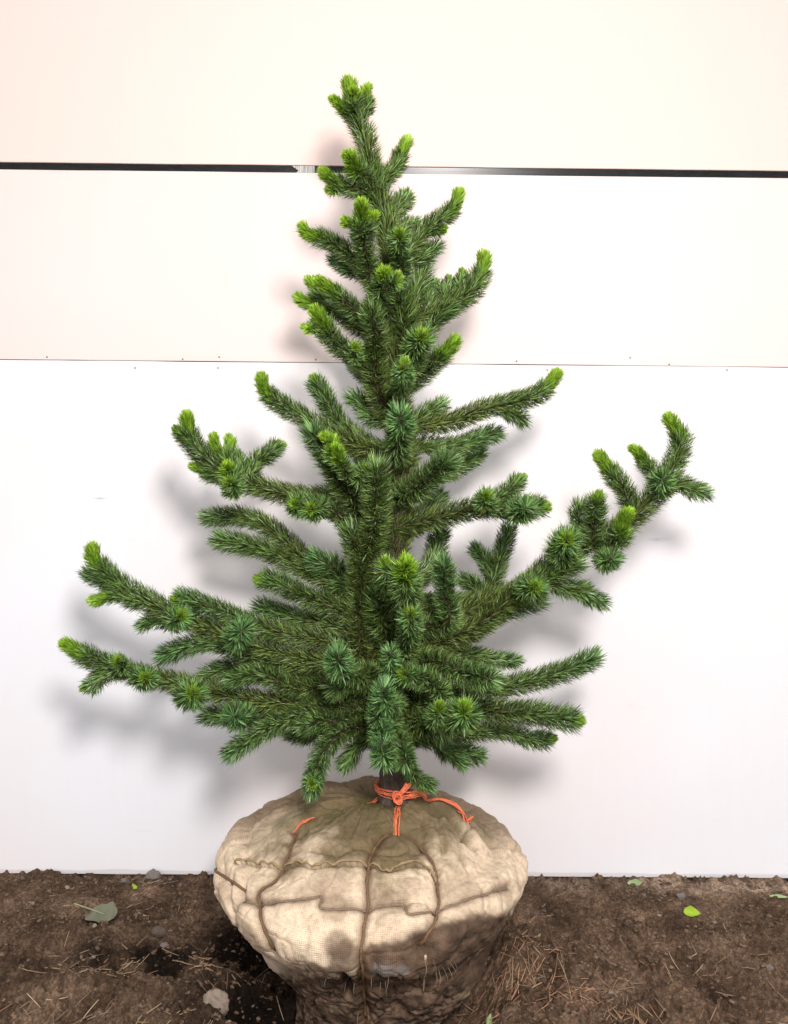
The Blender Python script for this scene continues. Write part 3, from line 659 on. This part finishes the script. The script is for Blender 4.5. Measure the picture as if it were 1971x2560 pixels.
pr = np.interp(sarc, arc, PC[:, 0]); pz = np.interp(sarc, arc, PC[:, 1])
TH_, R_ = np.meshgrid(th, pr); _, Z_ = np.meshgrid(th, pz); _, S_ = np.meshgrid(th, sarc)
V = np.stack((BC[0] + R_ * np.cos(TH_), BC[1] + R_ * np.sin(TH_), Z_), -1).reshape(-1, 3)
tn = np.gradient(np.stack((pr, pz), -1), axis=0); tn /= np.linalg.norm(tn, axis=1)[:, None]
nr, nzv = -tn[:, 1], tn[:, 0]
NR, NZ = np.meshgrid(th, nr)[1], np.meshgrid(th, nzv)[1]
NRM = np.stack((NR * np.cos(TH_), NR * np.sin(TH_), NZ), -1).reshape(-1, 3)
if NRM[(nz // 2) * na][0] < 0: NRM = -NRM
def dist_curve(V, C):
    best = np.full(len(V), 1e9); idx = np.zeros(len(V), int)
    lo, hi = C.min(0) - .09, C.max(0) + .09; m = np.all((V > lo) & (V < hi), axis=1); w_ = np.where(m)[0]
    if len(w_):
        q = V[w_]
        for k in range(len(C) - 1):
            a, b_ = C[k], C[k + 1]; ab = b_ - a; t_ = np.clip(((q - a) @ ab) / (ab @ ab + 1e-12), 0, 1)
            d = np.linalg.norm(q - (a + t_[:, None] * ab), axis=1); s = d < best[w_]; best[w_[s]] = d[s]; idx[w_[s]] = k
    return best, idx
def gauss(d, w_): return np.exp(-(d / w_) ** 2)
top = sstep(.30, .37, V[:, 2])
disp = .012 * fbm(V, 6.5, 3, 101) - .0030 * gauss(fbm(V * np.array((1, 1, .3)), 15, 2, 151), .05) - .0022 * gauss(fbm(V * np.array((.5, .5, 1.2)), 16, 2, 153), .05) + .0035 * (1 - 2 * np.abs(fbm(V * np.array((1, 1, 1.7)), 9, 2, 119))) + .0065 * fbm(V, 16, 4, 111) - .006 * gauss(fbm(V * np.array((1, 1, .6)), 9, 2, 117), .07) * sstep(.02, .12, V[:, 2]) + .0016 * fbm(V, 90, 3, 121)
ang = np.arctan2(V[:, 1] - BC[1], V[:, 0] - BC[0])
rr_ = np.hypot(V[:, 0] - 0.0, V[:, 1])
# gathers of cloth running into the neck
pg = np.stack((np.cos(ang) * 2.4, np.sin(ang) * 2.4, rr_ * 2.0), -1)
disp += .012 * fbm(pg, 2.2, 3, 131) * gauss(rr_ - .13, .10) * sstep(.02, .07, rr_)
mask_low = sstep(.05, -.02, V[:, 2]); disp += mask_low * (.010 * fbm(V, 30, 5, 141, .6))
wires = {k: curve(c_) for k, c_ in ROPES.items()}; wires['h'] = curve(HW_, 240); wires['s'] = curve(SEAM, 120)
dR = {k: dist_curve(V, c_) for k, c_ in wires.items()}
for k in 'abc': disp -= .010 * gauss(dR[k][0], .010) + .006 * gauss(dR[k][0], .03)
disp -= .007 * gauss(dR['h'][0], .006); disp -= .006 * gauss(dR['d'][0], .008)
for cr, dep, wd in CREASE: disp -= dep * gauss(dist_curve(V, curve(cr))[0], wd)
# overlapping flap: cloth above the seam sits proud of that below
ds, ix = dR['s']; sz = wires['s'][ix][:, 2]; above = V[:, 2] > sz
disp += np.where(above, .0055 * np.exp(-(ds / .035)), -.007 * gauss(ds, .005))
# the sack leans and tapers a little differently on its two flanks
OFF = np.array([(-.12, 0, 0), (-.05, -.008, .0), (.0, -.008, .035), (.04, .006, .044), (.08, .006, .034), (.11, -.008, .016), (.16, -.026, -.012), (.18, -.026, -.024), (.205, -.014, -.018), (.24, -.002, -.004), (.28, .0, -.006), (.30, -.02, -.03), (.34, 0, 0)])
ca = np.cos(ang); disp = disp + np.where(ca < 0, np.interp(V[:, 2], OFF[:, 0], OFF[:, 1]), np.interp(V[:, 2], OFF[:, 0], OFF[:, 2])) * np.abs(ca)
V0 = V.copy(); V = V + NRM * disp[:, None]
# colour of the cloth itself: clean jute, mud, algae
CLEAN = np.array((.79, .640, .475)); PINK = np.array((.66, .515, .42)); MUD = np.array((.115, .075, .052)); OLV = np.array((.15, .135, .058)); DIRT = np.array((.34, .245, .175))
col = np.tile(CLEAN, (len(V), 1)) * (1 + .10 * fbm(V0, 14, 4, 201))[:, None]
def lay(col, m, c_): m = np.clip(m, 0, 1)[:, None]; return col * (1 - m) + c_ * m
nA = fbm(V0, 9, 4, 211); nB = fbm(V0, 26, 5, 221, .6); nC = fbm(V0, 70, 3, 231)
col = lay(col, sstep(.20, .13, V0[:, 2] + .02 * nB) * .8, PINK)
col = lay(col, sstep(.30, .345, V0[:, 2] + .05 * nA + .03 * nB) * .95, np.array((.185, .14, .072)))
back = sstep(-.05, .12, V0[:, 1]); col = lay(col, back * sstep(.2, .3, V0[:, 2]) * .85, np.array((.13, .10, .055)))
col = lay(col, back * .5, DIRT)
def spots(lst, c_, nz_=.55):
    global col
    for cx, cy, r_, k in lst:
        q = on_ball(*bc(cx, cy)); d = np.linalg.norm(V0 - q, axis=1) / (r_ * .5232 * SC)
        col = lay(col, sstep(1.25, .55, d + nz_ * nA + .45 * nB) * k, c_)
spots([(820, 240, 110, .7), (900, 260, 80, .7), (640, 290, 70, .6), (850, 330, 70, .45), (560, 360, 70, .4), (1140, 270, 60, .55), (1200, 330, 60, .6), (1250, 370, 50, .6), (1350, 300, 80, .5), (1400, 350, 60, .4), (1060, 240, 60, .5), (300, 380, 110, .45), (230, 500, 60, .3), (450, 300, 90, .4)], OLV)
spots([(640, 640, 75, .5), (300, 640, 60, .45), (1000, 640, 60, .45), (1000, 450, 50, .3), (1250, 640, 110, .35), (880, 680, 60, .35), (1450, 650, 70, .4), (530, 660, 60, .4), (650, 740, 60, .6), (900, 780, 70, .3), (240, 900, 90, .6), (160, 780, 60, .5), (90, 660, 50, .5)], DIRT)
spots([(660, 930, 55, .65), (700, 1000, 70, .7), (560, 1050, 55, .8), (640, 1060, 50, .6)], MUD, .35)
# wet mud: its upper edge climbs from the left foot to the right side
PX = 985.5 + FPX * V0[:, 0] / (V0[:, 1] + 2.0); PY = HY + FPX * (CAM[2] - V0[:, 2]) / (V0[:, 1] + 2.0)
CX, CY = (PX - 500) / .5232, (PY - 1880) / .5232
line = np.interp(CX, [60, 200, 330, 500, 640, 770, 800, 835, 1000, 1150, 1250, 1340, 1430, 1520], [900, 1000, 1060, 1090, 1095, 1090, 1010, 925, 885, 838, 800, 782, 770, 800])
frontw = sstep(.16, .06, V0[:, 1])
col = lay(col, sstep(-75, 20, CY - line + 40 * nA + 50 * nB) * frontw * .7, np.array((.26, .185, .125)))
hw = np.abs(CY - np.interp(CX, [0, 300, 600, 900, 1200, 1500], [690, 715, 735, 730, 725, 640]) + 20 * nB)
col = lay(col, gauss(hw, 30) * sstep(-.25, .4, nA + nB) * .6 * frontw, np.array((.22, .155, .11)))
col = lay(col, sstep(-26, 18, CY - line + 26 * nA + 40 * nB + 22 * nC) * frontw * .95, MUD * (1 + .9 * nB[:, None] + .5 * nC[:, None]))
col = lay(col, sstep(.10, .06, V0[:, 2] + .03 * nA + .02 * nB) * (1 - frontw) * .9, MUD)
spots([(1250, 1080, 50, .6), (1180, 1100, 40, .5), (1300, 1180, 60, .6), (1200, 1230, 60, .65), (1100, 1270, 50, .5), (640, 1240, 40, .4)], np.array((.40, .31, .20)), .7)
spots([(880, 1060, 40, .5), (960, 1055, 35, .5)], np.array((.32, .30, .30)), .6)
for k, w_, s_ in (('a', .009, .75), ('b', .007, .6), ('c', .008, .7), ('h', .008, .4)): col = lay(col, gauss(dR[k][0], w_) * s_, np.array((.15, .085, .045)))
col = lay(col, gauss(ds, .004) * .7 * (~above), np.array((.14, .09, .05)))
col = lay(col, sstep(.25, .6, nC) * .22, MUD); col = np.clip(col, .01, .8)
mudm = np.clip((.25 * sstep(0, 40, CY - line) + .75 * sstep(1030, 1110, CY + 30 * nA)) * frontw + sstep(.09, .05, V0[:, 2]), 0, 1)
lumpy = fbm(V0, 48, 4, 241, .6); V = V + NRM * (mudm * (.0042 * lumpy - .007 * gauss(fbm(V0, 24, 3, 243), .06)))[:, None]
col = np.clip(col * (1 + mudm * (.8 * lumpy + .7 * nC))[:, None], .008, .8)
i_ = np.arange(nz - 1)[:, None] * na; j_ = np.arange(na)[None, :]; k_ = (j_ + 1) % na
F = np.stack((i_ + j_, i_ + na + j_, i_ + na + k_, i_ + k_), -1).reshape(-1, 4)
uv = np.stack((TH_ * .30, S_), -1).reshape(-1, 2)
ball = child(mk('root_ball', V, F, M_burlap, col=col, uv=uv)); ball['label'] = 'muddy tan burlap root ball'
def subball(V, F, nm, m, lab=None):
    o = mk(nm, V, F, m); o.data.transform(Matrix.Translation((0, 0, .05))); o.parent = ball
    if lab: o['label'] = lab
    return o
# surface query on the displaced ball
grid = V.reshape(nz, na, 3)
def settle(C, lift):
    """drop a curve on the displaced cloth"""
    out = []
    Vf = V; 
    for q in C:
        m = np.where((np.abs(V0[:, 0] - q[0]) < .012) & (np.abs(V0[:, 1] - q[1]) < .012) & (np.abs(V0[:, 2] - q[2]) < .012))[0]
        k = m[np.argmin(np.sum((V0[m] - q) ** 2, axis=1))] if len(m) else np.argmin(np.sum((V0 - q) ** 2, axis=1))
        out.append((*(V[k] + NRM[k] * lift), *NRM[k]))
    out = np.array(out); sm = out.copy()
    for _ in range(2): sm[1:-1] = (sm[:-2] + 2 * sm[1:-1] + sm[2:]) / 4
    return sm[:, :3], sm[:, 3:]
for k in 'abc':
    C, N = settle(wires[k], .0020); ph = np.arange(len(C))
    V_, F_ = tube(C, .0027 + .0005 * np.sin(ph * 1.3), 9, .0008); subball(V_, F_, 'tie_wire', M_rope)
C, N = settle(wires['h'], .0016); subball(*tube(C, .0024, 7, .0006), 'girdle_wire', M_muddy)
C, N = settle(wires['d'], .004); subball(*tube(C, .0028, 7, .0006), 'girdle_wire', M_rope)
# puckered hem of the upper cloth
C, N = settle(wires['s'], .003); subball(*tube(C, .0020 + .0006 * np.sin(np.arange(len(C)) * .7), 8, .0010), 'hem', M_burlap)
for s in bpy.data.objects:
    if s.name.startswith('hem'):
        a = s.data.color_attributes.new('tint', 'FLOAT_COLOR', 'POINT'); a.data.foreach_set('color', np.tile((.47, .35, .20, 1), len(s.data.vertices)).astype(np.float32))
        s.data.uv_layers.new(name='UVMap')
# fine roots dangling from the muddy underside and frayed cloth
bag = Bag()
for k in range(26):
    cx, cy = random.choice([(870, 1130), (1075, 1050), (850, 1110), (1180, 1000), (700, 1120), (1250, 1150), (560, 1120), (980, 1150), (1110, 1200), (700, 1250)])
    cx += random.gauss(0, 35); cy += random.gauss(0, 28)
    q = on_ball(*bc(cx, cy)); n_ = np.array((q[0] - BC[0], q[1] - BC[1], 0)); n_ /= np.linalg.norm(n_)
    L = random.uniform(.008, .03); d = np.array((random.gauss(0, .35), 0, -1)); pts = [q - n_ * .004, q + n_ * .009 + d * L * .4, q + n_ * .007 + d * L]
    V_, F_ = tube(spline(pts, 7), np.linspace(.0007, .0003, 7), 4); bag.add(V_, F_, np.array((.26, .19, .12)) * random.uniform(.4, 1.1))
q0, q1 = on_ball(*bc(1078, 965)), on_ball(*bc(1066, 1130)); n_ = np.array((0, -.012, 0))
V_, F_ = tube(spline([q0 + n_ * .5, (q0 + q1) / 2 + n_, q1 + n_], 12), np.linspace(.0024, .0014, 12), 6); bag.add(V_, F_, (.52, .38, .26))
o = bag.build('fine_roots', M_straw); o['kind'] = 'stuff'; o.data.transform(Matrix.Translation((0, 0, .05))); o.parent = ball

# orange twine: bundles of flat fibres
def bundle(C, N, width, ns, rad=.0011, fray=.15, seed=0):
    bg = Bag(); T = np.gradient(C, axis=0); T /= np.linalg.norm(T, axis=1)[:, None]; S = np.cross(T, N); S /= np.linalg.norm(S, axis=1)[:, None]
    n = len(C); t_ = np.linspace(0, 1, n)
    for k in range(ns):
        u = (k / (ns - 1) - .5) * 2 if ns > 1 else 0; w_ = width * (u + .5 * np.sin(t_ * random.uniform(4, 9) + random.random() * 6))
        fr_ = 1 + fray * 4 * np.maximum(0, np.abs(t_ - .5) - .4) * 10
        q = C + S * (w_ * fr_)[:, None] + N * (.0012 * np.sin(t_ * random.uniform(5, 12) + random.random() * 6) + .0012)[:, None]
        V_, F_ = tube(q, rad * random.uniform(.7, 1.3), 5); bg.add(V_, F_)
    return bg
def twine(cr, width, ns, lift=.003, rad=.0008, n=30):
    C, N = settle(curve(cr, n), lift); return bundle(C, N, width, ns, rad)
allb = []
allb.append(twine([(948, 228), (944, 270), (940, 310), (943, 354)], .0045, 9, .004))
allb.append(twine([(1050, 212), (1090, 228), (1150, 250), (1220, 280), (1292, 303)], .0060, 11, .009))
allb.append(twine([(1255, 290), (1280, 300), (1308, 296)], .004, 5, .006)); allb.append(twine([(1240, 286), (1270, 306), (1300, 316)], .003, 4, .006))
allb.append(twine([(880, 212), (850, 222), (828, 232)], .0035, 6, .005)); allb.append(twine([(830, 230), (800, 236)], .001, 2, .004, n=8))
left_end = twine([(548, 308), (500, 325), (465, 338), (433, 355)], .0022, 5, .004)
# collar round the stem and the knot
zc = TC[0][2]; c0 = np.array((TC[0][0] + .005, .0, 0))
collar_pts = on_ball(*bc(950, 205)); 
a = np.linspace(0, 2 * np.pi, 60)
zt = float(P(*bc(960, 200), -.03)[2])
for k in range(11):
    rx, ry = .050 + .004 * random.random(), .036 + .003 * random.random(); dz = random.uniform(-.008, .009); tl = random.uniform(-.06, .06)
    C = np.stack((c0[0] + .008 + rx * np.cos(a), ry * np.sin(a), zt + dz + tl * .06 * np.cos(a * 1 + k) + .002 * np.sin(3 * a + k)), -1)
    V_, F_ = tube(C + rng.normal(0, .0006, C.shape), .0009, 5); bg = Bag(); bg.add(V_, F_); allb.append(bg)
kn = P(*bc(945, 215), -.047)
for k in range(9):
    e = P(*bc(1000 + random.uniform(-14, 20), 148 + random.uniform(-8, 14)), -.045); s = kn + np.array((random.uniform(-.006, .006), 0, random.uniform(-.004, .004)))
    V_, F_ = tube(spline([s, (s + e) / 2 + np.array((random.uniform(-.003, .003), -.006, .002)), e], 12), .0013, 5); bg = Bag(); bg.add(V_, F_); allb.append(bg)
for k in range(7):      # knot loops
    rr = random.uniform(.006, .010); ax = random.uniform(-.6, .6); a = np.linspace(0, 2 * np.pi, 20)
    C = kn + np.stack((rr * np.cos(a), -.004 + .004 * np.sin(a + k), rr * np.sin(a + ax) * 1.2), -1); V_, F_ = tube(C, .0014, 5); bg = Bag(); bg.add(V_, F_); allb.append(bg)
for k in range(30):     # loose fibre ends
    s = P(*bc(1040 + random.uniform(-10, 50), 195 + random.uniform(-14, 14)), -.035); e = s + np.array((random.uniform(.005, .022), -.004, random.uniform(-.004, .012)))
    V_, F_ = tube(spline([s, (s + e) / 2 + np.array((0, 0, .004)), e], 7), .0006, 4); bg = Bag(); bg.add(V_, F_); allb.append(bg)
tw = Bag()
for bg in allb:
    n0 = tw.n
    for f in [q for l in bg.F.values() for q in l]: tw.F.setdefault(f.shape[1], []).append(f + n0)
    tw.V += bg.V; tw.n += bg.n
child(left_end.build('orange_twine', M_twine))['label'] = 'short thin end of orange twine apart on the left shoulder'
o = child(tw.build('orange_twine', M_twine)); o['label'] = 'frayed bright orange twine tied round the stem'

# ------------------------------------------------------------------ fallen leaves, stones
def leafmat(name, c1, c2, vein):
    m, t, b = mat(name, .55, .3); c = ramp(t, noise(t, 60, 5, .6), [(.3, c1), (.7, c2)])
    t.links.new(c, b.inputs['Base Color']); bump(t, b, noise(t, 200, 3), .3, .001)
    tr = nd(t, 'ShaderNodeBsdfTranslucent'); t.links.new(c, tr.inputs['Color']); mx = nd(t, 'ShaderNodeMixShader'); mx.inputs[0].default_value = .25
    t.links.new(b.outputs[0], mx.inputs[1]); t.links.new(tr.outputs[0], mx.inputs[2]); t.links.new(mx.outputs[0], t.nodes['Material Output'].inputs[0]); return m
L_grey = leafmat('grey_green_leaf', (.17, .175, .105), (.26, .265, .175), None); L_yel = leafmat('yellow_green_leaf', (.38, .55, .03), (.5, .65, .08), None)
L_pale = leafmat('pale_green_leaf', (.36, .48, .22), (.5, .6, .33), None); L_stalk = leafmat('leaf_stalk', (.36, .42, .25), (.45, .5, .33), None)
def leaf(px, py, L, W, rot, m, label, curl=.2, lift=.006, tilt=0, stalk=None, round_=False, group=None):
    L *= SC * .86; W *= SC * .86; g = G(px, py); n, k = 22, 11; u = np.linspace(0, 1, n); v_ = np.linspace(-1, 1, k)
    prof = (np.sin(np.pi * u ** .8) ** (.45 if round_ else .9)) * (1 + .05 * np.sin(u * 17))
    U, Vv = np.meshgrid(u, v_, indexing='ij'); Wd = prof[:, None] * W / 2
    x = (U - .5) * L; y = Vv * Wd
    z = curl * W * (Vv ** 2) * prof[:, None] * .6 + .12 * L * curl * 4 * (U - .5) ** 2 + .05 * W * np.sin(U * 9 + Vv * 3) + .0015 * (1 - np.abs(Vv)) * -1
    ct, st_ = math.cos(tilt), math.sin(tilt); y, z = y * ct - z * st_, y * st_ + z * ct
    c_, s_ = math.cos(rot), math.sin(rot); X_, Y_ = x * c_ - y * s_, x * s_ + y * c_
    Vt = np.stack((X_.ravel(), Y_.ravel(), z.ravel()), -1); nv = len(Vt); Vt = np.vstack((Vt, Vt - (0, 0, .0005)))
    i = (np.arange(n - 1)[:, None] * k + np.arange(k - 1)[None, :]).ravel(); F = np.stack((i, i + k, i + k + 1, i + 1), -1)
    F2 = F[:, ::-1] + nv
    h = float(ground_h(np.array([g[0]]), np.array([g[1]]))[0])
    root = empty('fallen_leaf', (g[0], g[1], h + lift)); tag(root, label, 'leaf', group)
    mk('leaf_blade', Vt, np.vstack((F, F2)), m, root)
    if stalk:
        a, sl_ = stalk; e = np.array((-L / 2 + sl_ * SC * math.cos(a), 0, 0)); s = np.array((L * .05, 0, .002)); q = np.array((-L * .45, 0, .004))
        q2 = q + np.array((-math.cos(a) * sl_ * SC, math.sin(a) * sl_ * SC, .012)); C = spline([s, q, q2], 14)
        C[:, 0], C[:, 1] = C[:, 0] * c_ - C[:, 1] * s_, C[:, 0] * s_ + C[:, 1] * c_
        V_, F_ = tube(C, np.linspace(.0009, .0014, 14), 6); mk('leaf_stalk', V_, F_, L_stalk, root)
leaf(256, 2303, 92, 100, R(155 - 180), L_grey, 'grey-green round leaf with long pale stalk lying at the left', .12, .016, .1, (R(-20), 52), True)
leaf(336, 2220, 22, 22, R(60), L_yel, 'tiny bright yellow-green leaf scrap near the wall foot at left', .5, .004, .5)
leaf(1592, 2214, 64, 26, R(-8), L_pale, 'pale green curled leaf at the wall foot right of the tree', .7, .004, .5)
leaf(1730, 2284, 54, 34, R(-6), L_yel, 'bright yellow-green pointed leaf on soil at the right', .5, .006, .6)
leaf(1948, 2249, 64, 15, R(-4), L_pale, 'narrow pale leaf strip at the right edge of the ground', .5, .004, .3)
leaf(1222, 2548, 62, 14, R(75), L_pale, 'narrow pale green blade at the bottom edge beside the root ball', .6, .008, .4)
def stone(px, py, s, label, m, cat='stone', flat=.8, name='stone', seed=3, lift=.5):
    import bmesh
    g = G(px, py); bm = bmesh.new(); bmesh.ops.create_icosphere(bm, subdivisions=4, radius=1); v = np.array([q.co[:] for q in bm.verts]); bm.verts.ensure_lookup_table()
    f = np.array([[q.index for q in h.verts] for h in bm.faces]); bm.free()
    v = v * (1 + .75 * fbm(v + seed, 1.3, 4, seed, .6))[:, None] * np.array((1.1, .85, flat)) * s * SC
    h = float(ground_h(np.array([g[0]]), np.array([g[1]]))[0])
    o = mk(name, v, f, m); o.location = (g[0], g[1], h + s * SC * lift); tag(o, label, cat); return o
def stonemat(name, a, b_):
    m, t, b = mat(name, .85, .25); t.links.new(ramp(t, noise(t, 70, 6, .7), [(.3, a), (.7, b_)]), b.inputs['Base Color']); bump(t, b, noise(t, 150, 5, .7), .7, .003); return m
S_pale = stonemat('pale_pitted_stone', (.14, .10, .07), (.50, .40, .32)); S_brown = stonemat('brown_stone', (.09, .065, .05), (.17, .125, .095)); S_grey = stonemat('grey_stone', (.16, .13, .115), (.30, .25, .22))
stone(538, 2515, 25, 'pale pitted lump, largest of the stones, at bottom left of the root ball', S_pale, flat=1.1, seed=5, lift=.45)
stone(412, 2356, 9, 'small round grey pebble beside a darker clod left of the root ball', S_grey, seed=8)
stone(398, 2342, 19, 'brown soil clod behind the small pebble, left of the root ball', S_brown, 'clod', .6, 'soil_clod', 11, .3)
stone(1704, 2247, 12, 'squarish grey-brown stone behind the yellow-green leaf', S_grey, flat=.9, seed=14, lift=.6)
stone(308, 2203, 8, 'small grey pebble by the wall foot, left of the tiny leaf scrap', S_grey, seed=17)
stone(1338, 2290, 10, 'grey stone right of the root ball edge', S_brown, seed=21)
stone(1928, 2425, 9, 'light pebble low at the right side', S_grey, seed=24)
stone(385, 2195, 17, 'grey crumbly tuft of dirt against the wall foot', S_grey, 'clod', .8, 'soil_clod', 27, .5)
